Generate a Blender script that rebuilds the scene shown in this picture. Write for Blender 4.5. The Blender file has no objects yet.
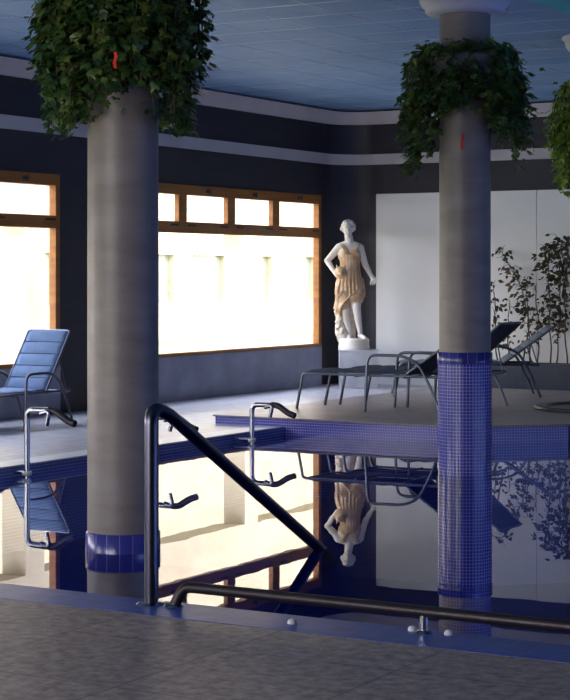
import bpy, bmesh, math, random
from mathutils import Vector, Matrix, noise
PI = math.pi
C = bpy.context.scene.collection
SC = bpy.context.scene
random.seed(7)

# ------------------------------------------------------------------ mesh helpers
class MB:
    def __init__(s): s.v = []; s.f = []; s.uv = []; s.sm = []
    def add(s, vs, fs, smooth=False, uvs=None):
        o = len(s.v); s.v += [tuple(p) for p in vs]
        for i, f in enumerate(fs):
            s.f.append([o + k for k in f]); s.sm.append(smooth)
            s.uv.append(uvs[i] if uvs else None)
        return s
    def box(s, x0, x1, y0, y1, z0, z1):
        vs = [(x, y, z) for z in (z0, z1) for y in (y0, y1) for x in (x0, x1)]
        return s.add(vs, [(0, 2, 3, 1), (4, 5, 7, 6), (0, 1, 5, 4), (2, 6, 7, 3), (0, 4, 6, 2), (1, 3, 7, 5)])
    def prism(s, poly, z0, z1):
        n = len(poly)
        vs = [(x, y, z0) for x, y in poly] + [(x, y, z1) for x, y in poly]
        fs = [tuple(range(n))[::-1], tuple(range(n, 2 * n))] + [(i, (i + 1) % n, n + (i + 1) % n, n + i) for i in range(n)]
        return s.add(vs, fs)
    def lathe(s, prof, n=48, c=(0, 0), cap=True, uvr=None):
        vs = []; fs = []; uvs = []
        for r, z in prof:
            for i in range(n):
                a = 2 * PI * i / n; vs.append((c[0] + r * math.cos(a), c[1] + r * math.sin(a), z))
        for j in range(len(prof) - 1):
            for i in range(n):
                k = (i + 1) % n
                fs.append((j * n + i, j * n + k, (j + 1) * n + k, (j + 1) * n + i))
                rr = uvr or prof[j][0]
                a0, a1 = 2 * PI * i / n * rr, 2 * PI * (i + 1) / n * rr
                uvs.append([(a0, prof[j][1]), (a1, prof[j][1]), (a1, prof[j + 1][1]), (a0, prof[j + 1][1])])
        s.add(vs, fs, True, uvs)
        if cap:
            for j, rev in ((0, True), (len(prof) - 1, False)):
                r, z = prof[j]
                if r > 1e-4:
                    ring = [(c[0] + r * math.cos(2 * PI * i / n), c[1] + r * math.sin(2 * PI * i / n), z) for i in range(n)]
                    s.add(ring, [tuple(range(n))[::-1] if rev else tuple(range(n))])
        return s
    def tube(s, pts, r, n=12, cap=True):
        pts = [Vector(p) for p in pts]
        rs = r if isinstance(r, (list, tuple)) else [r] * len(pts)
        vs = []; fs = []; prev = None
        for i, p in enumerate(pts):
            if i == 0: t = pts[1] - p
            elif i == len(pts) - 1: t = p - pts[i - 1]
            else: t = (pts[i + 1] - p).normalized() + (p - pts[i - 1]).normalized()
            t.normalize()
            if prev is None:
                prev = t.orthogonal().normalized()
            nrm = (prev - t * prev.dot(t)).normalized(); prev = nrm
            b = t.cross(nrm)
            for k in range(n):
                a = 2 * PI * k / n
                vs.append(p + (nrm * math.cos(a) + b * math.sin(a)) * rs[i])
        for i in range(len(pts) - 1):
            for k in range(n):
                l = (k + 1) % n
                fs.append((i * n + k, i * n + l, (i + 1) * n + l, (i + 1) * n + k))
        s.add(vs, fs, True)
        if cap:
            s.add(vs[:n], [tuple(range(n))[::-1]]); s.add(vs[-n:], [tuple(range(n))])
        return s
    def ball(s, c, r, n=12):
        rx, ry, rz = r if isinstance(r, (list, tuple)) else (r, r, r)
        vs = [(c[0], c[1], c[2] - rz)]; fs = []
        m = n // 2
        for j in range(1, m):
            ph = -PI / 2 + PI * j / m
            for i in range(n):
                a = 2 * PI * i / n
                vs.append((c[0] + rx * math.cos(ph) * math.cos(a), c[1] + ry * math.cos(ph) * math.sin(a), c[2] + rz * math.sin(ph)))
        vs.append((c[0], c[1], c[2] + rz)); L = len(vs) - 1
        for i in range(n): fs.append((0, 1 + (i + 1) % n, 1 + i))
        for j in range(m - 2):
            for i in range(n):
                k = (i + 1) % n
                fs.append((1 + j * n + i, 1 + j * n + k, 1 + (j + 1) * n + k, 1 + (j + 1) * n + i))
        for i in range(n): fs.append((L, 1 + (m - 2) * n + i, 1 + (m - 2) * n + (i + 1) % n))
        return s.add(vs, fs, True)
    def cap(s, a, b, ra, rb, n=12):
        """capsule with two radii"""
        a = Vector(a); b = Vector(b)
        s.tube([a, a.lerp(b, .5), b], [ra, (ra + rb) / 2, rb], n); s.ball(a, ra, n); s.ball(b, rb, n)
        return s
    def build(s, name, mat, parent=None, bevel=0, loc=None):
        me = bpy.data.meshes.new(name); me.from_pydata(s.v, [], s.f)
        uvl = me.uv_layers.new(name='UVMap')
        for p, u, sm in zip(me.polygons, s.uv, s.sm):
            p.use_smooth = sm
            if u:
                for li, w in zip(p.loop_indices, u): uvl.data[li].uv = w
            else:
                nn = p.normal
                for li in p.loop_indices:
                    q = me.vertices[me.loops[li].vertex_index].co
                    if abs(nn.z) > .7: uvl.data[li].uv = (q.x, q.y)
                    else:
                        t = Vector((-nn.y, nn.x, 0)).normalized(); uvl.data[li].uv = (q.dot(t), q.z)
        if isinstance(mat, (list, tuple)):
            for m in mat: me.materials.append(m)
        else: me.materials.append(mat)
        o = bpy.data.objects.new(name, me); C.objects.link(o)
        if parent: o.parent = parent
        if loc: o.location = loc
        if bevel:
            b = o.modifiers.new('bevel', 'BEVEL'); b.width = bevel; b.segments = 2; b.limit_method = 'ANGLE'
        return o

def tag(o, label=None, cat=None, group=None, kind=None):
    if label: o['label'] = label
    if cat: o['category'] = cat
    if group: o['group'] = group
    if kind: o['kind'] = kind
    return o
def thing(name, label, cat, loc=(0, 0, 0), rz=0, group=None):
    o = bpy.data.objects.new(name, None); C.objects.link(o); o.location = loc; o.rotation_euler = (0, 0, rz)
    o.empty_display_size = .1
    return tag(o, label, cat, group)
def struct(name, mb, mat, bevel=0, parent=None):
    o = mb.build(name, mat, parent, bevel)
    if parent is None: o['kind'] = 'structure'
    return o
def copy_tree(o, parent=None):
    c = o.copy(); C.objects.link(c); c.parent = parent
    for ch in list(o.children): copy_tree(ch, c)
    return c
def smooth_path(pts, rad=.08, seg=6):
    """round the corners of a polyline"""
    pts = [Vector(p) for p in pts]; out = [pts[0]]
    for i in range(1, len(pts) - 1):
        p = pts[i]; a = pts[i - 1] - p; b = pts[i + 1] - p
        r = min(rad, a.length * .49, b.length * .49)
        a = p + a.normalized() * r; b = p + b.normalized() * r
        for k in range(seg + 1):
            t = k / seg; out.append(a * (1 - t) ** 2 + p * 2 * t * (1 - t) + b * t * t)
    return out + [pts[-1]]

# ------------------------------------------------------------------ material helpers
def new_mat(name):
    m = bpy.data.materials.new(name); m.use_nodes = True
    nt = m.node_tree; b = nt.nodes['Principled BSDF']
    return m, nt, b
def N(nt, t, **kw):
    n = nt.nodes.new(t)
    for k, v in kw.items(): setattr(n, k, v)
    return n
def mat(name, col, rough=.5, metal=0, col2=None, scale=4, detail=4, bump=0, bscale=60, coord='Object', spec=None, stretch=None):
    m, nt, b = new_mat(name)
    b.inputs['Roughness'].default_value = rough; b.inputs['Metallic'].default_value = metal
    if spec is not None: b.inputs['Specular IOR Level'].default_value = spec
    b.inputs['Base Color'].default_value = (*col, 1)
    tc = N(nt, 'ShaderNodeTexCoord'); src = tc.outputs[coord]
    if stretch:
        mp = N(nt, 'ShaderNodeMapping'); mp.inputs['Scale'].default_value = stretch
        nt.links.new(src, mp.inputs[0]); src = mp.outputs[0]
    if col2:
        n = N(nt, 'ShaderNodeTexNoise'); n.inputs['Scale'].default_value = scale; n.inputs['Detail'].default_value = detail
        nt.links.new(src, n.inputs['Vector'])
        r = N(nt, 'ShaderNodeValToRGB'); r.color_ramp.elements[0].position = .35; r.color_ramp.elements[1].position = .68
        r.color_ramp.elements[0].color = (*col, 1); r.color_ramp.elements[1].color = (*col2, 1)
        nt.links.new(n.outputs['Fac'], r.inputs[0]); nt.links.new(r.outputs[0], b.inputs['Base Color'])
    if bump:
        n = N(nt, 'ShaderNodeTexNoise'); n.inputs['Scale'].default_value = bscale; n.inputs['Detail'].default_value = 5
        nt.links.new(src, n.inputs['Vector'])
        bp = N(nt, 'ShaderNodeBump'); bp.inputs['Strength'].default_value = bump; bp.inputs['Distance'].default_value = .01
        nt.links.new(n.outputs['Fac'], bp.inputs['Height']); nt.links.new(bp.outputs[0], b.inputs['Normal'])
    return m
def tile_mat(name, c1, c2, grout, w, h, mortar, rough=.25, offset=0., noise_amt=0, coord='UV', bump=.4, bias=0, nscale=9):
    m, nt, b = new_mat(name)
    tc = N(nt, 'ShaderNodeTexCoord')
    br = N(nt, 'ShaderNodeTexBrick'); br.offset = offset; br.squash = 1
    br.inputs['Scale'].default_value = 1
    br.inputs['Brick Width'].default_value = w; br.inputs['Row Height'].default_value = h
    br.inputs['Mortar Size'].default_value = mortar; br.inputs['Mortar Smooth'].default_value = .1
    br.inputs['Bias'].default_value = bias
    br.inputs['Color1'].default_value = (*c1, 1); br.inputs['Color2'].default_value = (*c2, 1); br.inputs['Mortar'].default_value = (*grout, 1)
    nt.links.new(tc.outputs[coord], br.inputs['Vector'])
    src = br.outputs['Color']
    if noise_amt:
        n = N(nt, 'ShaderNodeTexNoise'); n.inputs['Scale'].default_value = nscale; n.inputs['Detail'].default_value = 9; n.inputs['Roughness'].default_value = .7
        nt.links.new(tc.outputs[coord], n.inputs['Vector'])
        mr = N(nt, 'ShaderNodeMapRange'); mr.inputs['To Min'].default_value = 1 - noise_amt; mr.inputs['To Max'].default_value = 1 + noise_amt
        mr.inputs['From Min'].default_value = .3; mr.inputs['From Max'].default_value = .7
        nt.links.new(n.outputs['Fac'], mr.inputs[0])
        vm = N(nt, 'ShaderNodeVectorMath', operation='SCALE')
        nt.links.new(src, vm.inputs[0]); nt.links.new(mr.outputs[0], vm.inputs['Scale']); src = vm.outputs[0]
    nt.links.new(src, b.inputs['Base Color']); b.inputs['Roughness'].default_value = rough
    bp = N(nt, 'ShaderNodeBump'); bp.inputs['Strength'].default_value = bump; bp.inputs['Distance'].default_value = .003; bp.invert = True
    nt.links.new(br.outputs['Fac'], bp.inputs['Height']); nt.links.new(bp.outputs[0], b.inputs['Normal'])
    return m

M = {}
M['wall_dark'] = mat('wall_dark', (.016, .017, .030), .55, col2=(.024, .024, .038), scale=1.5, bump=.2, bscale=20, stretch=(1, 1, 6))
M['wall_side'] = mat('wall_side', (.10, .10, .115), .7)
M['stripe'] = mat('stripe', (.48, .455, .47), .6, col2=(.54, .51, .53), scale=2)
M['panel'] = mat('panel', (.80, .81, .83), .5, col2=(.90, .90, .88), scale=.7, detail=5)
M['wain'] = mat('wainscot', (.22, .23, .32), .5, col2=(.32, .33, .43), scale=2.5, detail=6)
M['mosaic'] = tile_mat('mosaic', (.02, .022, .30), (.035, .045, .42), (.36, .36, .72), .027, .027, .0028, .18)
M['band'] = tile_mat('band_tile', (.03, .03, .22), (.055, .06, .33), (.16, .16, .4), .075, 2.0, .003, .2)
M['pool_tile'] = tile_mat('pool_tile', (.02, .045, .30), (.03, .06, .38), (.05, .09, .42), .05, .05, .003, .3)
M['coping'] = tile_mat('coping_tile', (.04, .085, .36), (.06, .12, .45), (.10, .17, .48), .12, .12, .004, .35, noise_amt=.2)
M['deck'] = tile_mat('deck_stone', (.44, .43, .47), (.50, .48, .52), (.25, .24, .26), .33, .33, .006, .3, noise_amt=.3)
M['deck_near'] = tile_mat('deck_near_stone', (.29, .228, .205), (.37, .295, .265), (.15, .12, .12), .8, .8, .005, .42, noise_amt=.7, nscale=16)
M['plat_top'] = tile_mat('platform_stone', (.26, .22, .225), (.33, .28, .29), (.16, .13, .13), .33, .33, .005, .38, noise_amt=.25)
M['lip'] = mat('pale_stone_lip', (.72, .72, .78), .35, col2=(.8, .8, .85), scale=6)
M['ceil'] = mat('ceiling_blue', (.16, .33, .60), .6, col2=(.24, .43, .68), scale=1.2, detail=8, bump=.6, bscale=25)
M['grid'] = mat('grid_metal', (.42, .56, .74), .3, .3)
M['teal'] = mat('teal', (.03, .55, .62), .5, col2=(.05, .65, .7))
M['column'] = mat('column_plaster', (.21, .175, .17), .42, col2=(.27, .235, .23), scale=3, bump=.25, bscale=8, stretch=(1, 1, 3))
M['capital'] = mat('capital_plaster', (.62, .62, .70), .6)
M['wood'] = mat('frame_wood', (.30, .10, .012), .4, col2=(.42, .16, .025), scale=3, stretch=(1, .3, 4))
M['steel'] = mat('steel', (.42, .43, .47), .25, 1)
M['steel_dark'] = mat('steel_dark', (.10, .10, .14), .28, 1)
M['bronze'] = mat('dark_bronze', (.045, .035, .04), .42, .6)
M['rubber'] = mat('dark_grip', (.02, .02, .03), .4)
M['alu'] = mat('aluminium', (.13, .15, .19), .32, .9)
M['white'] = mat('white_plastic', (.75, .75, .78), .4)
M['sling_blue'] = mat('sling_blue', (.06, .115, .24), .7, col2=(.075, .14, .28), scale=8, bump=.3, bscale=300)
M['sling_navy'] = mat('sling_navy', (.02, .035, .08), .7, col2=(.03, .05, .10), scale=8, bump=.3, bscale=300)
M['sling_grey'] = mat('sling_grey', (.16, .19, .24), .7, col2=(.20, .23, .28), scale=8, bump=.3, bscale=300)
M['marble'] = mat('marble', (.84, .81, .79), .45, col2=(.72, .64, .56), scale=5, bump=.2, bscale=40)
M['ochre'] = mat('ochre_marble', (.50, .29, .13), .5, col2=(.72, .55, .38), scale=9, bump=.3, bscale=30)
M['stump'] = mat('stump_marble', (.50, .42, .34), .6, col2=(.72, .66, .58), scale=14, bump=.8, bscale=40)
M['plinth'] = mat('plinth_marble', (.45, .47, .52), .3, col2=(.66, .67, .70), scale=4, detail=8)
M['planter'] = tile_mat('planter_tile', (.008, .02, .05), (.012, .027, .065), (.02, .04, .07), .1, .1, .004, .3)
M['soil'] = mat('soil', (.03, .02, .015), .9)
M['stem'] = mat('stem', (.05, .04, .025), .7, col2=(.09, .06, .035), scale=10)
M['red'] = mat('red_ribbon', (.8, .03, .02), .6)
M['tub'] = mat('tub_cover', (.02, .025, .04), .35)
M['stucco'] = mat('stucco', (.48, .385, .26), .8, col2=(.54, .45, .33), scale=2)
M['terrace'] = mat('terrace_stone', (.44, .37, .27), .8, col2=(.50, .43, .33), scale=2)
M['grass'] = mat('lawn', (.14, .18, .08), .9, col2=(.20, .23, .11), scale=6)
M['louvre'] = mat('greenish_glass', (.24, .26, .20), .2)

def leaf_mat(name, a, b_, c):
    m, nt, b = new_mat(name)
    oi = N(nt, 'ShaderNodeTexNoise'); oi.inputs['Scale'].default_value = 11; oi.inputs['Detail'].default_value = 1
    tc = N(nt, 'ShaderNodeTexCoord'); nt.links.new(tc.outputs['Object'], oi.inputs['Vector'])
    r = N(nt, 'ShaderNodeValToRGB'); e = r.color_ramp.elements
    e[0].position = .35; e[0].color = (*a, 1); e[1].position = .7; e[1].color = (*c, 1)
    k = e.new(.52); k.color = (*b_, 1)
    nt.links.new(oi.outputs['Fac'], r.inputs[0]); nt.links.new(r.outputs[0], b.inputs['Base Color'])
    b.inputs['Roughness'].default_value = .4
    tr = N(nt, 'ShaderNodeBsdfTranslucent'); nt.links.new(r.outputs[0], tr.inputs[0])
    mx = N(nt, 'ShaderNodeMixShader'); mx.inputs[0].default_value = .35
    out = nt.nodes['Material Output']
    nt.links.new(b.outputs[0], mx.inputs[1]); nt.links.new(tr.outputs[0], mx.inputs[2]); nt.links.new(mx.outputs[0], out.inputs[0])
    return m
M['ivy'] = leaf_mat('ivy_leaf', (.03, .08, .025), (.07, .15, .035), (.20, .26, .06))
M['ivy_lime'] = leaf_mat('ivy_leaf_lime', (.16, .28, .03), (.30, .44, .05), (.50, .60, .10))
M['shrub'] = leaf_mat('shrub_leaf', (.02, .035, .02), (.05, .055, .025), (.13, .06, .035))
M['hedge'] = leaf_mat('hedge_leaf', (.16, .26, .10), (.24, .34, .15), (.34, .42, .22))

def see_through(name, tint, ior, rough=0, bump=None):
    m, nt, b = new_mat(name); nt.nodes.remove(b); out = nt.nodes['Material Output']
    t = N(nt, 'ShaderNodeBsdfTransparent'); t.inputs[0].default_value = (*tint, 1)
    g = N(nt, 'ShaderNodeBsdfGlossy'); g.inputs['Roughness'].default_value = rough
    lw = N(nt, 'ShaderNodeLayerWeight'); lw.inputs[0].default_value = .5
    pw = N(nt, 'ShaderNodeMath', operation='POWER'); pw.inputs[1].default_value = 5; nt.links.new(lw.outputs['Facing'], pw.inputs[0])
    f0 = ((ior - 1) / (ior + 1)) ** 2
    fr = N(nt, 'ShaderNodeMath', operation='MULTIPLY_ADD'); fr.inputs[1].default_value = 1 - f0; fr.inputs[2].default_value = f0
    nt.links.new(pw.outputs[0], fr.inputs[0])
    mx = N(nt, 'ShaderNodeMixShader')
    nt.links.new(fr.outputs[0], mx.inputs[0]); nt.links.new(t.outputs[0], mx.inputs[1]); nt.links.new(g.outputs[0], mx.inputs[2])
    nt.links.new(mx.outputs[0], out.inputs[0])
    if bump:
        tc = N(nt, 'ShaderNodeTexCoord'); n = N(nt, 'ShaderNodeTexNoise'); n.inputs['Scale'].default_value = bump[0]; n.inputs['Detail'].default_value = 2
        nt.links.new(tc.outputs['Object'], n.inputs['Vector'])
        bp = N(nt, 'ShaderNodeBump'); bp.inputs['Strength'].default_value = bump[1]; bp.inputs['Distance'].default_value = bump[2]
        nt.links.new(n.outputs['Fac'], bp.inputs['Height'])
        nt.links.new(bp.outputs[0], g.inputs['Normal'])
    return m
M['glass'] = see_through('window_glass', (.97, .98, .97), 1.45)
M['water'] = see_through('pool_water', (.16, .26, .62), 1.36, .0, (1.6, .10, .004))

# ------------------------------------------------------------------ camera
YAW = math.radians(30.1); CA, SA = math.cos(YAW), math.sin(YAW)
F = 1800.; HOR = 275.; H = 1.6
def px(x, y, z=0.):
    """pixel on a horizontal level -> room coordinates"""
    D = (H - z) * F / (y - HOR); X = (x - 285) / F * D
    return (CA * X - SA * D, SA * X + CA * D)
cd = bpy.data.cameras.new('camera'); cam = bpy.data.objects.new('camera', cd); C.objects.link(cam)
cam.location = (0, 0, H); cam.rotation_euler = (PI / 2, 0, YAW)
cd.sensor_fit = 'VERTICAL'; cd.sensor_height = 36; cd.lens = F / 700 * 36; cd.shift_y = -(350 - HOR) / 700
cd.clip_end = 500
SC.camera = cam

# ------------------------------------------------------------------ the setting
XW, YB, XR, YN = -12.05, 22.4, 5.0, -3.5           # left wall, back wall, right wall, wall behind the camera
ZC = 3.9; ZD = .08; ZN = .03; ZP = .172
PX, PY0, PY1 = -9.05, 7.2, 15.6                     # pool edges
win_y = [(17.07, 21.75), (11.15, 15.83), (5.23, 9.91), (-.69, 3.99)]
Z0, Z1 = .62, 2.70
TH = .07
w = MB()
w.box(XW - TH, XW, YN, 21.9, -.1, Z0); w.box(XW - TH, XW, YN, 21.9, Z1, ZC)
ed = [21.9] + [e for a, b in win_y for e in (b, a)] + [YN]
for i in range(0, len(ed), 2): w.box(XW - TH, XW, ed[i + 1], ed[i], Z0, Z1)
struct('wall_left', w, M['wall_dark'])
# rounded corner
def arc(r, n=14):
    c = (XW + .5, YB - .5)
    return [(c[0] + r * math.cos(PI - PI / 2 * i / n), c[1] + r * math.sin(PI - PI / 2 * i / n)) for i in range(n + 1)]
w = MB(); ai, ao = arc(.5), arc(.5 + TH)
for i in range(14):
    w.prism([ai[i], ai[i + 1], ao[i + 1], ao[i]][::-1], -.1, ZC)
struct('wall_corner', w, M['wall_dark'])
w = MB().box(XW + .5, XR, YB, YB + TH, -.1, ZC); struct('wall_back', w, M['wall_dark'])
# right wall with big openings onto a dim room side, and the wall behind the camera with one opening added for front fill light
struct('wall_right', MB().box(XR, XR + TH, YN, YB, -.1, ZC), M['wall_side'])
w = MB().box(XW, XR, YN - TH, YN, -.1, .6).box(XW, XR, YN - TH, YN, 3.4, ZC).box(XW, -11, YN - TH, YN, .6, 3.4).box(-4, XR, YN - TH, YN, .6, 3.4)
struct('wall_front', w, M['wall_side'])
struct('ceiling', MB().box(XW - TH, XR + TH, YN - TH, YB + TH, ZC, ZC + .2), M['ceil'])
g = MB(); s = .65
x = XW + s
while x < XR: g.box(x - .006, x + .006, YN, YB, ZC - .004, ZC); x += s
y = YB - s
while y > YN: g.box(XW, XR, y - .006, y + .006, ZC - .0036, ZC); y -= s
struct('ceiling_grid', g, M['grid'])
# turquoise recessed field over the round tub
D = (ZC - H) * F / (HOR - 6); X = (552 - 285) / F * D
tq = (CA * X - SA * D, SA * X + CA * D)
struct('trim_ceiling_panel', MB().box(tq[0] + .02, tq[0] + 3.2, tq[1] - 3, tq[1] + 4, ZC - .03, ZC - .009), M['teal'])

def band(prof_in, prof_out, z0, z1, name, m):
    """horizontal moulding that follows left wall, rounded corner, back wall"""
    def path(d):
        return [(XW + d, YN)] + arc(.5 - d) + [(XR, YB - d)]
    a, b, c = path(0), path(prof_in), path(prof_out); n = len(a)
    vs = [(x, y, z0) for x, y in a] + [(x, y, z0) for x, y in b] + [(x, y, z1) for x, y in c] + [(x, y, z1) for x, y in a]
    fs = []
    for i in range(n - 1):
        for j in range(4):
            k = (j + 1) % 4; fs.append((j * n + i, k * n + i, k * n + i + 1, j * n + i + 1))
    return struct(name, MB().add(vs, fs), m)
band(.03, .03, 3.14, 3.285, 'trim_1', M['stripe'])
band(.05, .14, 3.70, 3.87, 'trim_2', M['stripe'])
# white panels on the back wall, grey stone under the windows
g = MB()
x = XW + .55
while x < XR - .1:
    g.box(x + .003, min(x + 2.4, XR) - .003, YB - .035, YB, ZD, 2.73); x += 2.4
struct('trim_3', g, M['panel'], .004)
for i, (a, b) in enumerate(win_y): struct('trim_%d' % (4 + i), MB().box(XW, XW + .03, a, b, ZD, Z0 - .005), M['wain'])

# floors
struct('floor', MB().box(XW, XR, YN, PY0 - .33, -.2, ZN), M['deck_near'])
struct('floor_left', MB().box(XW, PX, PY0 - .33 + .33, PY1, -.2, ZD), M['deck'])
back = [(XW, PY1), (-7.05, PY1), (-6.32, 16.3), (-6.32, 17.0), (-4.6, 17.5), (-4.6, 20.0), (XR, 20.0), (XR, YB), (XW, YB)]
struct('floor_back', MB().prism(back, -.2, ZD), M['deck'])
struct('trim_10', MB().box(XW, XR, PY0 - .33, PY0, -.2, ZN + .002), M['coping'])
# pool shell
struct('pool_floor', MB().box(PX - .4, XR, PY0 - .4, 20.4, -1.5, -1.35), M['pool_tile'])
sh = MB().box(PX - .2, PX, PY0, 20.2, -1.35, -.2).box(PX - .2, XR, PY0 - .2, PY0, -1.35, -.2)
sh.prism([(PX, PY1)] + back[1:6] + [(XR, 20.0), (XR, 20.2), (PX, 20.2)], -1.35, -.2)
struct('pool_wall', sh, M['pool_tile'])
M['mosaic_pale'] = tile_mat('mosaic_pale', (.05, .07, .42), (.08, .11, .5), (.4, .45, .8), .027, .027, .0028, .18)
struct('trim_11', MB().box(PX - .28, PX - .002, PY0, PY1 - .04, ZD + .0005, ZD + .004), M['lip'])
struct('pool_wall_left', MB().box(PX, PX + .008, PY0, PY1, -.6, ZD - .01), M['mosaic_pale'])
fp = back[1:4]
fx = MB().prism([(PX, PY1 - .01), (-7.046, PY1 - .01), (-6.31, 16.296), (-6.31, 17.0), (-6.32, 17.0), (-6.32, 16.3), (-7.05, PY1), (PX, PY1)], -.6, ZD)
struct('pool_wall_back', fx, M['mosaic'])
wt = MB(); wt.add([(PX, PY0, 0), (XR, PY0, 0), (XR, 20, 0), (-4.6, 20, 0), (-4.6, 17.5, 0), (-6.32, 17.0, 0), (-6.32, 16.3, 0), (-7.05, PY1, 0), (PX, PY1, 0)], [tuple(range(9))])
o = wt.build('pool_water', M['water']); tag(o, kind='stuff', label='still blue pool water mirroring the bright windows and columns', cat='water')

# raised platform
pt = thing('platform', 'raised stone-topped platform with blue mosaic sides carrying three loungers', 'platform', (-7, 16.5, ZD))
poly = [(-9.86, PY1 - .01), (-7.046, PY1 - .01), (-6.31, 16.296), (-6.31, 17.0), (-4.6, 17.5), (-4.6, 20.96), (-9.86, 20.96)]
loc = lambda p, d=0: [(a + 7, b - 16.5) for a, b in p]
MB().prism(loc(poly), 0, ZP - ZD - .018).build('mosaic_side', M['mosaic'], pt)
poly2 = [(-9.88, PY1 - .035), (-7.035, PY1 - .035), (-6.285, 16.285), (-6.285, 16.98), (-4.575, 17.48), (-4.575, 20.98), (-9.88, 20.98)]
MB().prism(loc(poly2), ZP - ZD - .018, ZP - ZD).build('stone_top', M['plat_top'], pt, .006)

# ------------------------------------------------------------------ windows
def make_window(n, ya, yb):
    t = bpy.data.objects.new('window_%d' % n, None); C.objects.link(t); t.location = (XW, ya, Z0); t['kind'] = 'structure'
    L = yb - ya; HH = Z1 - Z0; xo, xi = -TH, .025
    f = MB()
    f.box(xo, xi, 0, .075, 0, HH).box(xo, xi, L - .075, L, 0, HH)
    f.box(xo, xi, .075, L - .075, 0, .04).box(xo, xi, .075, L - .075, HH - .125, HH)
    f.box(-.06, xi, .075, L - .075, 1.49, 1.63)
    pitch = (L - .2) / 4.
    for k in range(1, 4):
        yc = .1 + pitch * k - .01; f.box(-.045, xi, yc - .09, yc + .09, 1.63, HH - .125)
    f.build('window_frame', M['wood'], t, .006)
    for k in range(4):
        a = .075 if k == 0 else .1 + pitch * k + .075; b = L - .075 if k == 3 else .1 + pitch * (k + 1) - .095
        MB().box(-.036, -.030, a, b, 1.63, HH - .125).build('pane', M['glass'], t)
        c = (a + b) / 2
        MB().box(xi, xi + .02, c - .045, c + .045, HH - .085, HH - .045).box(xi + .018, xi + .035, c - .012, c + .012, HH - .10, HH - .03).build('latch', M['rubber'], t, .004)
        MB().box(xi, xi + .012, a + .02, a + .18, 1.575, 1.595).box(xi, xi + .012, b - .18, b - .02, 1.575, 1.595).build('hinge', M['rubber'], t)
    MB().box(-.036, -.030, .075, L - .075, .04, 1.49).build('pane', M['glass'], t)
for i, (a, b) in enumerate(win_y): make_window(i + 1, a, b)
t = bpy.data.objects.new('window_5', None); C.objects.link(t); t.location = (-7.5, YN, .6); t['kind'] = 'structure'  # unseen window added behind the camera to light the room from the front
f = MB().box(-3.5, 3.5, -TH, 0, 0, .06).box(-3.5, 3.5, -TH, 0, 2.74, 2.8)
for k in range(6): f.box(-3.47 + k * 1.388 - .03, -3.47 + k * 1.388 + .03, -TH, 0, .06, 2.74)
f.build('window_frame', M['wood'], t)
MB().box(-3.5, 3.5, -.055, -.05, .06, 2.74).build('pane', M['glass'], t)

# ------------------------------------------------------------------ columns
def make_column(x, y, label, zbot, zmos, band_z, ztop_from, rmos=.218, r=.208):
    t = thing('column', label, 'column', (x, y, zbot))
    MB().lathe([(r, zmos - zbot if zmos > 0 else 0), (r, 1.5 - zbot), (r * .985, 3.72 - zbot)], 64).build('shaft', M['column'], t)
    if zmos > zbot:
        if zmos > 0: MB().lathe([(rmos, 0), (rmos, band_z[0] - zbot)], 64, uvr=.2186).build('mosaic_sleeve', M['mosaic'], t)
        MB().lathe([(rmos + .002, band_z[0] - zbot), (rmos + .004, band_z[0] + .004 - zbot), (rmos + .004, band_z[1] - .006 - zbot), (r, band_z[1] - zbot)], 64, uvr=.2149).build('tile_band', M['band'], t)
    prof = [(r * .985, 3.60), (.225, 3.605), (.23, 3.62), (.225, 3.635), (.225, 3.69), (.27, 3.70), (.29, 3.72), (.285, 3.745), (.31, 3.76), (.345, 3.79), (.355, 3.82), (.35, 3.85), (.365, 3.86), (.365, ZC - .01)]
    prof = [(.212, 3.70), (.30, 3.705), (.325, 3.725), (.32, 3.75), (.345, 3.765), (.365, 3.80), (.375, 3.84), (.36, 3.86), (.40, 3.865), (.40, ZC - .01)]
    MB().lathe([(a, b - zbot) for a, b in prof], 64).build('capital', M['capital'], t)
    return t
c1 = (-6.09, 8.62); c2 = (-6.04, 13.32); c3 = (-6.02, 16.5)
make_column(*c1, 'thick plaster column at left standing in the water, blue tile band at waterline', -1.35, .0, (-.10, .11), 0, .214)
make_column(*c2, 'column at right wrapped in blue mosaic up to knee height of loungers, standing before the platform', -1.35, .98, (.885, .98), 0)
make_column(*c3, 'column beyond the right edge of the picture, holding the lime green ivy', -1.35, -1.35, (0, 0), 0)

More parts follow.
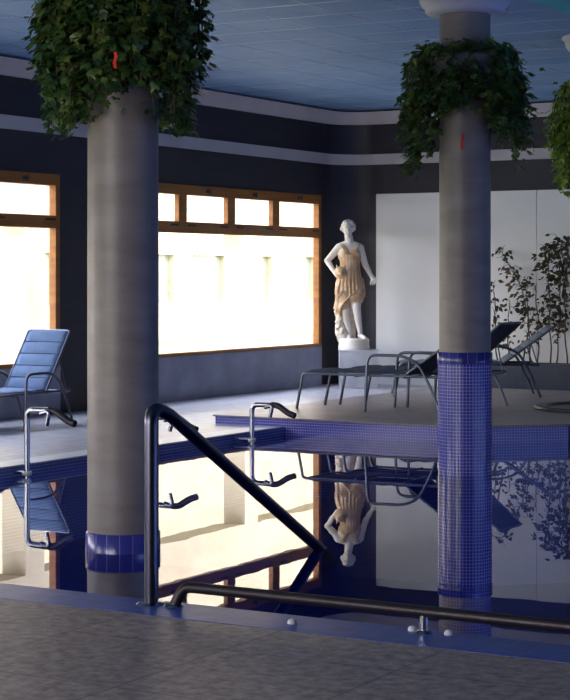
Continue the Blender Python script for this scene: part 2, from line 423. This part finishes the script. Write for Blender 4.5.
# ------------------------------------------------------------------ ivy
def leaf(mb, p, d, up, size, pts=None):
    d = d.normalized(); s = d.cross(up)
    if s.length < 1e-3: s = d.orthogonal()
    s.normalize(); n = s.cross(d)
    out = pts or [(0, 0, 0), (-.42, .12, .06), (-.50, .55, -.05), (-.22, .55, .05), (0, 1.05, -.12), (.22, .55, .05), (.50, .55, -.05), (.42, .12, .06)]
    vs = [p + (s * a + d * b + n * c) * size for a, b, c in out]
    vs.append(p + (d * .4 + n * .1) * size); k = len(out)
    mb.add(vs, [(i, (i + 1) % k, k) for i in range(k)], True)
def make_ivy(cx, cy, label, ztop, front, side, R, mtl, lsize, nv, seed):
    rnd = random.Random(seed)
    t = thing('ivy', label, 'ivy plant', (cx, cy, ztop - .3))
    fol = MB(); st = MB()
    tocam = math.atan2(-cy, -cx)
    for v in range(nv):
        th = rnd.uniform(-PI, PI)
        k = abs(math.sin(th)); 
        if math.cos(th) > 0 and k < .55 and rnd.random() < .35: continue
        L = (front + (side - front) * k ** 1.5) * rnd.uniform(.55, 1.05)
        ang = tocam + th
        rr = R * rnd.uniform(.62, 1.0) * (.80 + .2 * k)
        p = Vector((.24 * math.cos(ang), .24 * math.sin(ang), .3 - rnd.uniform(.08, .25)))
        path = [p.copy()]
        out = Vector((math.cos(ang), math.sin(ang), 0)); n = int(L / .05) + 4
        for i in range(n):
            f = i / n; r_ = .24 + (rr - .24) * min(1, f * 3.2) ** .7
            z = .3 - .1 + .12 * math.sin(min(1, f * 3) * PI) - L * max(0, f - .08)
            wob = .035 * math.sin(i * .9 + v)
            path.append(Vector((r_ * math.cos(ang + wob * .8), r_ * math.sin(ang + wob * .8), z)))
        st.tube(path, .004, 5)
        for i, q in enumerate(path):
            for m_ in range(3 if i > 1 else 1):
                a = rnd.uniform(0, 2 * PI)
                d = Vector((math.cos(a), math.sin(a), rnd.uniform(-1.2, .1))) + out * .7
                off = Vector((rnd.gauss(0, .035), rnd.gauss(0, .035), rnd.gauss(0, .03)))
                leaf(fol, q + off, d, Vector((rnd.gauss(0, .4), rnd.gauss(0, .4), 1)) + out, lsize * rnd.uniform(.7, 1.25))
    fol.build('foliage', mtl, t); st.build('vines', M['stem'], t)
    MB().lathe([(.23, 0), (.32, .0), (.36, .22), (.37, .24), (.35, .24), (.33, .2), (.23, .2)], 32, cap=False).build('ring_planter', M['wall_side'], t)
    return t
make_ivy(*c1, 'large dark ivy hanging around the top of the left column', 3.55, .95, 1.12, .495, M['ivy'], .060, 160, 4)
make_ivy(*c2, 'dark green ivy in two lobes around the mosaic-footed column', 3.42, .36, 1.0, .49, M['ivy'], .062, 95, 5)
make_ivy(*c3, 'lime green ivy cut by the right edge of the picture', 3.44, .9, 1.0, .51, M['ivy_lime'], .062, 85, 8)
def ribbon(x, y0, y1, Dd, label):
    X = (x - 285) / F * Dd; u, v = CA * X - SA * Dd, SA * X + CA * Dd
    za, zb = H + (HOR - y1) / F * Dd, H + (HOR - y0) / F * Dd
    m = MB()
    pts = [(0, 0), (.3, .006), (.6, -.004), (1, .002)]
    vs = []
    for k, (f, o_) in enumerate(pts):
        for s_, d_ in ((-.009, 0), (.009, 0), (.009, .003), (-.009, .003)): vs.append((s_ + o_, d_, (zb - za) * (1 - f)))
    fs = [(3, 2, 1, 0), (12, 13, 14, 15)] + [(4 * j + i, 4 * j + (i + 1) % 4, 4 * j + 4 + (i + 1) % 4, 4 * j + 4 + i) for j in range(3) for i in range(4)]
    o = m.add(vs, fs).build('ribbon', M['red'], None, 0, (u, v, za)); o.rotation_euler = (0, 0, YAW)
    tag(o, label, 'ribbon', 'red ribbons on the columns')
ribbon(115, 52, 68, 9.92, 'short red ribbon hanging in the ivy of the left column')
ribbon(462, 134, 150, 14.31, 'short red ribbon on the mosaic-footed column just below its ivy')

# ------------------------------------------------------------------ loungers
def pad(mb, a, b, hw, nseg, thick, sub=6, ny=9):
    """quilted sling from a to b (x,z), half width hw, seams every 1/nseg"""
    a = Vector((a[0], 0, a[1])); b = Vector((b[0], 0, b[1])); d = (b - a).normalized(); nn = Vector((-d.z, 0, d.x))
    n = nseg * sub; top = []; bot = []
    for i in range(n + 1):
        f = (i % sub) / sub; bulge = .2 + .8 * math.sin(PI * f) ** .6 if i % sub else .2
        c = a.lerp(b, i / n)
        for j in range(ny):
            s_ = -1 + 2 * j / (ny - 1); e = (1 - abs(s_) ** 6) * .75 + .25
            top.append(c + Vector((0, hw * s_, 0)) + nn * thick * bulge * e)
            bot.append(c + Vector((0, hw * s_, 0)) - nn * thick * .35 * e)
    vs = top + bot; o = len(top); fs = []
    for i in range(n):
        for j in range(ny - 1):
            k = i * ny + j; fs.append((k, k + ny, k + ny + 1, k + 1)[::-1]); fs.append((o + k, o + k + 1, o + k + ny + 1, o + k + ny)[::-1])
        k = i * ny; fs.append((k, o + k, o + k + ny, k + ny)[::-1]); k += ny - 1; fs.append((k, k + ny, o + k + ny, o + k)[::-1])
    for k in range(ny - 1):
        fs.append((k, k + 1, o + k + 1, o + k)[::-1]); q = n * ny + k; fs.append((q, o + q, o + q + 1, q + 1)[::-1])
    mb.add(vs, fs, True); return mb
def make_lounger(label, x, y, z, rz, sling, run, rise, group, metal, K=1., hw=.285):
    t = thing('sun_lounger', label, 'sun lounger', (x, y, z), rz, group)
    fr = MB(); r = .013
    for s_ in (-1, 1):
        fr.tube([(.075, s_ * hw, .345), (1.52, s_ * hw, .345)], r)
    for xx in (.10, .62, 1.14, 1.50): fr.tube([(xx, -hw, .345 - .012 * (xx > .2)), (xx, hw, .345 - .012 * (xx > .2))], r * .9)
    fr.build('frame', metal, t)
    for s_ in (-1, 1):
        MB().tube(smooth_path([(-.02, s_ * hw, .0), (.05, s_ * hw, .345), (.12, s_ * hw, .345)], .05), r + .001).build('leg', metal, t)
        h2 = (hw + .03) * s_
        MB().tube(smooth_path([(.74, h2, 0), (.77, h2, .54), (1.14, h2, .54), (1.30, h2, .47), (1.43, h2, .24), (1.53, h2, 0)], .09), r + .001).build('armrest', metal, t)
    pad(MB(), (.06, .362), (1.13, .362), hw - .012, 6, .022).build('seat', sling, t)
    bx0, bz0 = 1.15, .36; bx1, bz1 = bx0 + run, bz0 + rise
    pad(MB(), (bx0, bz0), (bx1, bz1), hw - .03, 5, .026).build('backrest', sling, t)
    bk = t.children[-1]; sb = MB()
    dv = Vector((bx1 - bx0, 0, bz1 - bz0)); nv_ = Vector((-dv.z, 0, dv.x)).normalized()
    for k in range(1, 5):
        c = Vector((bx0, 0, bz0)) + dv * k / 5 + nv_ * .010
        sb.tube([c + Vector((0, -hw + .04, 0)), c + Vector((0, hw - .04, 0))], .005, 8)
    sb.build('piping', M['sling_navy'], bk)
    bf = MB()
    bf.tube(smooth_path([(bx0, -hw + .02, bz0), (bx1, -hw + .02, bz1), (bx1, hw - .02, bz1), (bx0, hw - .02, bz0)], .04), .012)
    bf.tube([(bx0 + run * .55, -hw + .03, bz0 + rise * .55 - .01), (1.50, -hw + .03, .35)], .007)
    bf.tube([(bx0 + run * .55, hw - .03, bz0 + rise * .55 - .01), (1.50, hw - .03, .35)], .007)
    bf.build('backrest_frame', metal, t)
    for ch in t.children_recursive:
        for v in ch.data.vertices: v.co *= K
    return t
GP = 'sun loungers on the raised platform'
make_lounger('dark sun lounger nearest on the platform, foot end at left', -9.49, 16.97, ZP + .004, 0, M['sling_navy'], .62, .43, GP, M['alu'], 1.1)
make_lounger('middle dark sun lounger on the platform, between two others, head behind the column', -9.38, 17.73, ZP + .004, math.radians(.5), M['sling_navy'], .55, .47, GP, M['alu'], 1.1)
make_lounger('rearmost sun lounger on the platform, grey backrest showing right of the mosaic column', -9.56, 19.08, ZP + .004, math.radians(29), M['sling_grey'], .52, .38, GP, M['alu'], 1.1)
make_lounger('blue quilted sun lounger by the window at the left edge', -11.40, 13.28, ZD, PI / 2, M['sling_blue'], .40, .59, None, M['steel_dark'])

# ------------------------------------------------------------------ round tub in the platform
tb = thing('hot_tub', 'dark round whirlpool tub at the right end of the platform', 'hot tub', (-5.75 + .5, 16.35 + .4, ZP))
tcx, tcy = px(603, 409, ZP); tb.location = (tcx, tcy, ZP)
MB().lathe([(.72, 0), (.74, .02), (.70, .04), (.62, .035), (.60, .0)], 48, cap=False).build('rim', M['tub'], tb)
MB().lathe([(0.001, .012), (.61, .012)], 48, cap=False).build('cover', M['tub'], tb)

# ------------------------------------------------------------------ swan-neck tubes along the window side of the pool
def make_spout(pxx, wy, h, label):
    u, v = px(pxx, wy); u = max(u, PX + .04)
    t = thing('swan_neck_spout', label, 'water spout', (u, v, 0), 0, 'swan-neck spouts on the pool edge')
    MB().tube(smooth_path([(0, 0, -.6), (0, 0, h), (.24, 0, h + .005)], .07), .024, 14).build('pole', M['steel'], t)
    MB().tube(smooth_path([(.16, -.03, h - .02), (.235, -.03, h + .002), (.235, -.03, h - .04), (.215, -.03, h - .11)], .04), .019, 12).build('hook', M['steel'], t)
    MB().tube(smooth_path([(.22, 0, h + .005), (.29, 0, h - .0), (.40, 0, h - .07), (.47, 0, h - .09)], .05), .029, 12).build('nozzle', M['rubber'], t)
    MB().tube([(0, 0, .035), (PX - u + .009, 0, .035)], .014).build('bracket', M['steel'], t)
    MB().lathe([(.024, .015), (.038, .015), (.038, .045), (.024, .045)], 20, cap=False).build('collar', M['white'], t)
    return t
make_spout(27, 477, .53, 'swan-neck spout nearest the camera, below the blue lounger')
make_spout(151, 460.5, .375, 'swan-neck spout half hidden by the tall handrail post')
make_spout(252, 443.5, .37, 'swan-neck spout at the left end of the mosaic platform')

# ------------------------------------------------------------------ handrails at the near edge
hr = thing('handrail', 'tall steel handrail sloping from the near deck into the water', 'handrail', (-4.86, PY0 - .09, ZN))
MB().tube(smooth_path([(0, 0, 0), (0, 0, .94), (-.02, .17, .90), (-.24, 2.12, -.045), (-.245, 2.22, -.10)], .19, 10), .033, 18).build('rail', M['steel_dark'], hr)
MB().lathe([(.031, .012), (.06, .010), (.075, .0)], 28, cap=False).build('flange', M['steel'], hr)
lr = thing('grab_rail', 'low dark rail running along the near pool edge on short posts', 'rail', (-4.71, PY0 - .07, ZN))
LZ = .095
MB().tube(smooth_path([(-.02, -.02, 0), (.02, .0, LZ), (5.5, .0, LZ)], .07), .026, 14).build('rail', M['bronze'], lr)
for xx in (1.28, 3.1, 4.9):
    MB().tube([(xx, 0, 0), (xx, 0, LZ - .015)], .020).build('post', M['steel'], lr)
    MB().lathe([(.02, .014), (.036, .012), (.044, .0)], 20, (xx, 0), cap=False).build('flange', M['steel'], lr)
MB().lathe([(.024, .014), (.04, .012), (.05, .0)], 20, (-.02, -.02), cap=False).build('flange', M['steel'], lr)
for (a, b, lab) in ((292, 624, 'small white domed cap on the blue tile edge below the sloping handrail'), (415, 630, 'small white domed cap just left of the low rail post'), (461, 630, 'small white domed cap just right of the low rail post')):
    u, v = px(a, b, ZN)
    o = MB().lathe([(.021, 0), (.021, .008), (.016, .017), (.008, .021), (.001, .022)], 20).build('cap', M['white'], None, 0, (u, min(v, PY0 - .05), ZN + .002))
    tag(o, lab, 'cap', 'white caps on the pool edge')

# ------------------------------------------------------------------ statue
SX, SY = (lambda X, Dd: (CA * X - SA * Dd, SA * X + CA * Dd))((352.5 - 285) / F * 24.4, 24.4)
SCL = 24.4 / F
ZT = H - (349.5 - HOR) * SCL
pl = thing('plinth', 'grey veined marble block carrying the statue in the corner', 'plinth', ((lambda X, Dd: CA * X - SA * Dd)((358 - 285) / F * 24.4, 24.4), (lambda X, Dd: SA * X + CA * Dd)((358 - 285) / F * 24.4, 24.4), ZD), YAW)
MB().box(-.255, .255, -.24, .24, 0, ZT - ZD - .02).build('block', M['plinth'], pl, .006)
MB().box(-.262, .262, -.247, .247, ZT - ZD - .02, ZT - ZD).build('top_slab', M['plinth'], pl, .004)
st = thing('statue', 'white and ochre marble statue of a draped youth on a marble block', 'statue', (SX, SY, ZT), YAW)
def q(x, y, d=0.): return Vector(((x - 352.5) * SCL, d, (349.5 - y) * SCL))
def remesh(o, vs, smooth=6):
    r = o.modifiers.new('remesh', 'REMESH'); r.mode = 'VOXEL'; r.voxel_size = vs; r.use_smooth_shade = True
    s_ = o.modifiers.new('smooth', 'SMOOTH'); s_.iterations = smooth; s_.factor = .5
b = MB()
hd = q(347.8, 229.6, -.03)
b.ball(hd + Vector((0, 0, .015)), (.070, .088, .088), 20)
b.ball(hd + Vector((.0, -.028, -.045)), (.052, .062, .062), 16)        # jaw
b.ball(hd + Vector((0, -.075, -.093)), (.022, .02, .018), 10)           # chin
b.cap(hd + Vector((0, -.088, .02)), hd + Vector((0, -.106, -.022)), .010, .015, 8)   # nose
b.cap(hd + Vector((-.022, -.086, -.056)), hd + Vector((.022, -.086, -.056)), .008, .008, 8)
for s_ in (-1, 1):
    b.ball(hd + Vector((s_ * .028, -.079, .008)), (.014, .010, .010), 8)
    b.cap(hd + Vector((s_ * .012, -.086, .026)), hd + Vector((s_ * .045, -.074, .026)), .009, .007, 8)
    b.ball(hd + Vector((s_ * .072, -.005, -.005)), (.012, .02, .03), 8)
nk = q(349.6, 243, 0)
b.cap(hd + Vector((0, .01, -.04)), nk, .050, .062, 14)
shR = q(339.0, 247.5, .0); shL = q(360.0, 248.0, .0)
b.cap(nk + Vector((0, .01, -.01)), shR, .060, .058); b.cap(nk + Vector((0, .01, -.01)), shL, .060, .058)
b.ball(q(349.6, 253, .0), (.165, .105, .13), 20)
b.ball(q(345, 252.5, -.055), (.075, .06, .06), 14); b.ball(q(354.5, 252.5, -.055), (.075, .06, .06), 14)
b.cap(q(349.6, 256), q(350.3, 270), .12, .105, 18); b.ball(q(349.5, 281), (.155, .12, .12), 18); b.cap(q(350.3, 270), q(349.3, 281), .108, .135, 18)
eR = q(327.3, 260.5, .02); wR = q(334.5, 272.5, -.10)
b.cap(shR, eR, .058, .040); b.cap(eR, wR, .043, .028)
hR = q(337.2, 275.5, -.145); b.cap(wR, hR, .028, .034)
for k in range(4):
    f0 = hR + Vector((-.015 + .012 * k, -.02, .02 - .018 * k)); b.cap(f0, f0 + Vector((.045 - .004 * k, -.025, .0)), .010, .009, 8); b.cap(f0 + Vector((.045 - .004 * k, -.025, .0)), f0 + Vector((.06, .005, -.02)), .009, .007, 8)
b.cap(hR, hR + Vector((.03, -.02, .05)), .012, .009, 8)
eL = q(365.2, 264.5, .02); wL = q(370.6, 275.0, -.06)
b.cap(shL, eL, .056, .041); b.cap(eL, wL, .044, .029)
hL = q(373.0, 279.0, -.09); b.cap(wL, hL, .029, .034)
for k in range(4):
    f0 = hL + Vector((.030 - .022 * k, -.012, -.022 - .003 * k)); m_ = f0 + Vector((.010 - .004 * k, -.034, -.026 + .004 * abs(k - 1.5))); b.cap(f0, m_, .0100, .0092, 8); b.cap(m_, m_ + Vector((-.006, .022, -.032 + .006 * abs(k - 1.5))), .0092, .0078, 8)
b.cap(hL + Vector((.012, -.015, .012)), hL + Vector((.045, -.04, .004)), .012, .010, 8); b.cap(hL + Vector((.045, -.04, .004)), hL + Vector((.050, -.06, -.018)), .010, .008, 8)
# legs
hl, kl, al = q(354.5, 286, 0), q(356.3, 308, -.075), q(360.0, 332.5, -.02)
b.cap(hl, kl, .098, .062, 16); b.cap(kl, al, .060, .034, 16); b.ball(kl.lerp(al, .3) + Vector((0, .025, 0)), (.052, .05, .10), 12)
b.cap(al + Vector((0, .02, -.04)), q(364.5, 337.8, -.17), .036, .024, 12)
for k in range(5): b.cap(q(364.2 + .9 * (k - 2), 338.0, -.165), q(365.0 + 1.0 * (k - 2), 338.5, -.20 + .006 * abs(k - 1)), .013, .010, 8)
hr_, kr, ar = q(344.5, 286, 0), q(344.8, 312, -.04), q(349.3, 333, .03)
b.cap(hr_, kr, .098, .060, 16); b.cap(kr, ar, .058, .034, 16); b.ball(kr.lerp(ar, .3) + Vector((0, .025, 0)), (.05, .05, .10), 12)
b.cap(ar + Vector((0, .02, -.03)), q(348.5, 338, -.11), .035, .024, 12)
for k in range(5): b.cap(q(348.4 + .9 * (k - 2), 338.2, -.11), q(348.2 + 1.0 * (k - 2), 338.5, -.145), .013, .010, 8)
o = b.build('body', M['marble'], st); remesh(o, .006, 3)
# hair: curls over the crown and down the nape
rn = random.Random(4); hm = MB(); hm.ball(hd + Vector((0, .024, .026)), (.090, .092, .092), 18)
for k in range(150):
    a = rn.uniform(0, 2 * PI); e = rn.uniform(-.35, 1.5)
    d = Vector((math.cos(a) * math.cos(e), math.sin(a) * math.cos(e), math.sin(e)))
    if d.y < -.25 and d.z < .55: continue
    hm.ball(hd + Vector((0, .016, .026)) + Vector((d.x * .092, d.y * .094, d.z * .094)), rn.uniform(.016, .024), 8)
o = hm.build('hair', M['marble'], st); remesh(o, .006, 0)
# drapery
dm = MB()
dm.ball(q(349.6, 256.5, -.005), (.160, .122, .10), 20); dm.ball(q(345, 253.5, -.062), (.078, .065, .062), 14); dm.ball(q(354.5, 253.5, -.062), (.078, .065, .062), 14)
dm.cap(q(349.6, 258), q(350.3, 270), .130, .118, 20); dm.ball(q(349.2, 281), (.172, .138, .13), 20); dm.cap(q(350.3, 270), q(349.2, 281), .12, .148, 20)
for s_, sh_ in ((-1, q(340.5, 246.8, -.02)), (1, q(358.8, 247.2, -.02))):      # shoulder straps
    for k in range(4):
        dm.tube(smooth_path([sh_ + Vector((.012 * k * -s_, .03, .045)), sh_ + Vector((.012 * k * -s_, -.055, .02)), q(349.6 + s_ * (4.5 - k), 252, -.115)], .04), .015, 8)
dm.cap(q(354.5, 285), q(356.2, 299, -.045), .115, .092, 18); dm.cap(q(344, 285), q(343.2, 305, -.03), .120, .095, 18)
for k in range(11):                                                       # vertical pleats of the tunic
    a = -PI * (k + .5) / 11; cx, cy = math.cos(a), math.sin(a)
    pts = [Vector((q(349.6, 0).x + cx * .125, cy * .115, q(0, 254).z)), Vector((q(350.3, 0).x + cx * .117, cy * .113, q(0, 270).z)), Vector((q(349.2, 0).x + cx * .17, cy * .14, q(0, 282).z)), Vector((q(349.6, 0).x + cx * .18, cy * .155 - .01, q(0, 293 + 3 * math.sin(k * 1.7)).z))]
    dm.tube(smooth_path(pts, .05), .019, 8)
for k in range(6):                                                        # mantle falling diagonally from the right hip to the left knee
    f = k / 5.
    dm.tube(smooth_path([q(360 - 1 * f, 287 + 2 * f, -.10), q(352 - 3 * f, 293 + 3 * f, -.17), q(343 - 2 * f, 303 + 2 * f, -.14), q(335.8 + 3.5 * f, 311 + 3.5 * f, -.07)], .08), .017, 8)
for k in range(5):
    dm.tube(smooth_path([q(338.5 + 1.2 * k, 281, -.08 - .03 * (k % 2)), q(335.0 + 1.9 * k, 290, -.09 - .04 * (k % 2)), q(336.5 + 1.6 * k, 298, -.09), q(334.2 + 1.7 * k, 309 + 2.6 * k, -.05 - .03 * (k % 2))], .06), .016, 8)
for k in range(4):
    dm.tube(smooth_path([q(361 + .5 * k, 278, .05), q(362 + .9 * k, 290, .05), q(361.5 + 1.0 * k, 303 - 2 * k, .05)], .08), .018, 8)
o = dm.build('drapery', M['ochre'], st); remesh(o, .008, 1)
# held animal head, tree stump and round base
am = MB(); ac = q(340.3, 272.5, -.19)
am.ball(ac, (.078, .07, .075), 14); am.ball(ac + Vector((.0, -.06, -.02)), (.035, .04, .03), 10)
for s_ in (-1, 1): am.cap(ac + Vector((s_ * .045, 0, .06)), ac + Vector((s_ * .055, .01, .10)), .018, .010, 8)
for k in range(22):
    a = 2 * PI * k / 22; am.ball(ac + Vector((math.cos(a) * .072, .01, math.sin(a) * .07)), .02, 8)
o = am.build('animal_head', M['ochre'], st); remesh(o, .008, 1)
sm_ = MB(); rn = random.Random(9)
sm_.cap(q(343, 338, .03), q(339, 308, .03), .085, .055)
for k in range(90):
    f = rn.random(); a_ = rn.uniform(0, 2 * PI); sm_.ball(q(339 + 4.0 * f, 308 + 30 * f, .03) + Vector((math.cos(a_), math.sin(a_), 0)) * (.055 + .03 * f), rn.uniform(.012, .030), 8)
sm_.cap(q(352, 338, .08), q(351, 305, .06), .06, .05)
o = sm_.build('tree_stump', M['stump'], st); remesh(o, .011, 1)
MB().lathe([(.205, 0), (.212, .01), (.212, .05), (.205, .065), (.208, .12), (.20, .145), (.185, .152)], 40, (q(354, 0).x, 0)).build('round_base', M['marble'], st)

# ------------------------------------------------------------------ planter along the back wall with thin shrubs
plx0, plx1, ply0, ply1 = -9.95, -3.0, 21.98, 22.345
pn = thing('wall_planter', 'long low dark blue tiled planter along the white back wall', 'planter', ((plx0 + plx1) / 2, (ply0 + ply1) / 2, ZD))
hx, hy = (plx1 - plx0) / 2, (ply1 - ply0) / 2
MB().box(-hx, hx, -hy, -hy + .05, 0, .36).box(-hx, hx, hy - .05, hy, 0, .36).box(-hx, -hx + .05, -hy + .05, hy - .05, 0, .36).box(hx - .05, hx, -hy + .05, hy - .05, 0, .36).build('box', M['planter'], pn, .004)
MB().box(-hx + .05, hx - .05, -hy + .05, hy - .05, .02, .32).build('soil', M['soil'], pn)
LF = [(0, 0, 0), (-.22, .25, .03), (-.26, .5, .02), (0, 1.0, -.12), (.26, .5, .02), (.22, .25, .03)]
def shrub(pxb, pxt, yt, label, density, spread, curve=0., seed=0, crown=.6, size=.075):
    rnd = random.Random(seed); vv = (ply0 + ply1) / 2 + rnd.uniform(-.05, .05)
    k = (pxb - 285) / F; u = (k * CA * vv - SA * vv) / (CA + SA * k); Dd = -SA * u + CA * vv
    ht = H + (HOR - yt) / F * Dd - (ZD + .32); dx = (pxt - pxb) / F * Dd / CA
    t = thing('shrub', label, 'shrub', (u, vv, ZD + .32), 0, 'thin shrubs in front of the white wall')
    s_ = MB(); f_ = MB()
    path = []
    for i in range(13):
        f = i / 12.; path.append(Vector((dx * f + curve * math.sin(PI * f) + .012 * math.sin(f * 17 + seed), -.03 * f, ht * f)))
    s_.tube(path, [.011 - .007 * i / 12. for i in range(13)], 7)
    tips = []
    for i in range(int(density * .35)):
        f = 1 - crown * rnd.random() ** 1.3; j = min(11, int(f * 12)); p = path[j].lerp(path[j + 1], f * 12 - j)
        a = rnd.uniform(0, 2 * PI); L = spread * rnd.uniform(.4, 1)
        e = p + Vector((math.cos(a) * L, -abs(math.sin(a)) * L * .35, rnd.uniform(-.08, .12)))
        mid = p.lerp(e, .5) + Vector((0, 0, .04))
        s_.tube([p, mid, e], [.004, .003, .002], 5); tips += [(mid, a), (e, a)]
    for i in range(int(density * .7)):
        if tips and rnd.random() < .8: p, a = rnd.choice(tips)
        else:
            j = rnd.randint(4, 12); p = path[j]; a = rnd.uniform(0, 2 * PI)
        p = p + Vector((rnd.gauss(0, .03), rnd.uniform(-.03, .02), rnd.gauss(0, .035)))
        a += rnd.gauss(0, 1); d = Vector((math.cos(a), -abs(math.sin(a)) * .5, rnd.uniform(-1.1, .3)))
        leaf(f_, p, d, Vector((rnd.gauss(0, .5), -1, rnd.uniform(0, 1))), size * rnd.uniform(.7, 1.3), LF)
    s_.build('stem', M['stem'], t); f_.build('leaves', M['shrub'], t)
shrub(497, 495, 286, 'short leafy shrub peeping out right of the mosaic column', 45, .14, 0, 1, .6)
shrub(522, 503, 250, 'shrub with a crown arching left towards the mosaic column', 150, .16, .22, 2, .75)
shrub(531, 527, 281, 'thin shrub with few leaves left of the pair of tall stems', 40, .10, 0, 3, .9, .06)
shrub(538, 536, 285, 'sparse middle shrub stem behind the grey backrest tip', 36, .09, .02, 4, .95, .06)
shrub(551, 549, 246, 'tallest shrub with a dark full crown near the right edge', 170, .17, 0, 5, .7, .085)
shrub(556, 560, 262, 'shrub with leaning stem between the tallest one and the picture edge', 110, .15, .03, 6, .75)
shrub(567, 563, 240, 'last shrub at the right edge of the picture', 150, .17, .0, 7, .65, .085)
shrub(508, 510, 300, 'low shrub between the mosaic column and the arching shrub', 40, .10, 0, 11, .9, .06)

# ------------------------------------------------------------------ outside
struct('ground_outside', MB().box(-60, XW - TH, -30, 90, -.5, -.15), M['grass'])
struct('terrace_outside', MB().box(-15.6, XW - TH, -8, 60, -.15, -.02), M['terrace'])
ar = thing('arcade', 'cream stucco arcade of square pillars outside the windows', 'arcade', (-15.2, 20, -.02))
MB().box(-.2, .2, -26, 40, 2.42, 3.6).build('lintel', M['stucco'], ar)
for k in range(12):
    yy = -23.2 + k * 5.6; MB().box(-.2, .2, yy - .2, yy + .2, 0, 2.42).build('pillar', M['stucco'], ar)
gb = thing('garden_building', 'pale building with greenish openings seen across the garden', 'building', (-27, 42, -.15))
gw = MB(); gw.box(-3, 0, -30, 30, 0, 1.0).box(-3, 0, -30, 30, 2.3, 7.0)
yy = -30
k = 0
while yy < 30:
    gw.box(-3, 0, yy, min(yy + .9, 30), 1.0, 2.3)
    if yy + 2.6 <= 30.5:
        wn = MB().box(-.25, -.15, yy + .9, min(yy + 2.6, 30), 1.0, 2.3).build('window_glass', M['louvre'], gb)
    yy += 2.6
gw.build('wall', M['stucco'], gb)

# ------------------------------------------------------------------ light
W = bpy.data.worlds.new('world'); SC.world = W; W.use_nodes = True
nt = W.node_tree; bg = nt.nodes['Background']
tc = N(nt, 'ShaderNodeTexCoord'); sp = N(nt, 'ShaderNodeSeparateXYZ'); nt.links.new(tc.outputs['Generated'], sp.inputs[0])
r = N(nt, 'ShaderNodeValToRGB'); e = r.color_ramp.elements
e[0].position = 0.; e[0].color = (.98, .90, .84, 1); e[1].position = .6; e[1].color = (.68, .76, 1.0, 1)
nt.links.new(sp.outputs['Z'], r.inputs[0]); nt.links.new(r.outputs[0], bg.inputs[0]); bg.inputs[1].default_value = 4.8
sl = bpy.data.lights.new('sun', 'SUN'); sl.energy = 1.2; sl.angle = .02; sl.color = (1, .94, .82)
so = bpy.data.objects.new('sun', sl); C.objects.link(so); so.rotation_euler = (0, math.radians(38), math.radians(-20))
for i, (a, b_) in enumerate(win_y):
    al = bpy.data.lights.new('portal', 'AREA'); al.shape = 'RECTANGLE'; al.size = Z1 - Z0; al.size_y = b_ - a; al.cycles.is_portal = True
    ao_ = bpy.data.objects.new('portal', al); C.objects.link(ao_); ao_.location = (XW - TH - .02, (a + b_) / 2, (Z0 + Z1) / 2); ao_.rotation_euler = (0, -PI / 2, 0)
al = bpy.data.lights.new('portal', 'AREA'); al.shape = 'RECTANGLE'; al.size = 7; al.size_y = 2.8; al.cycles.is_portal = True
ao_ = bpy.data.objects.new('portal', al); C.objects.link(ao_); ao_.location = (-7.5, YN - TH - .02, 2.0); ao_.rotation_euler = (PI / 2, 0, 0)

SC.view_settings.view_transform = 'Standard'; SC.view_settings.look = 'None'; SC.view_settings.gamma = 1
SC.view_settings.exposure = 1.3
cy_ = SC.cycles; cy_.max_bounces = 10; cy_.diffuse_bounces = 5; cy_.glossy_bounces = 5; cy_.transparent_max_bounces = 24
cy_.caustics_reflective = False; cy_.caustics_refractive = False; cy_.sample_clamp_indirect = 6
cy_.use_denoising = True
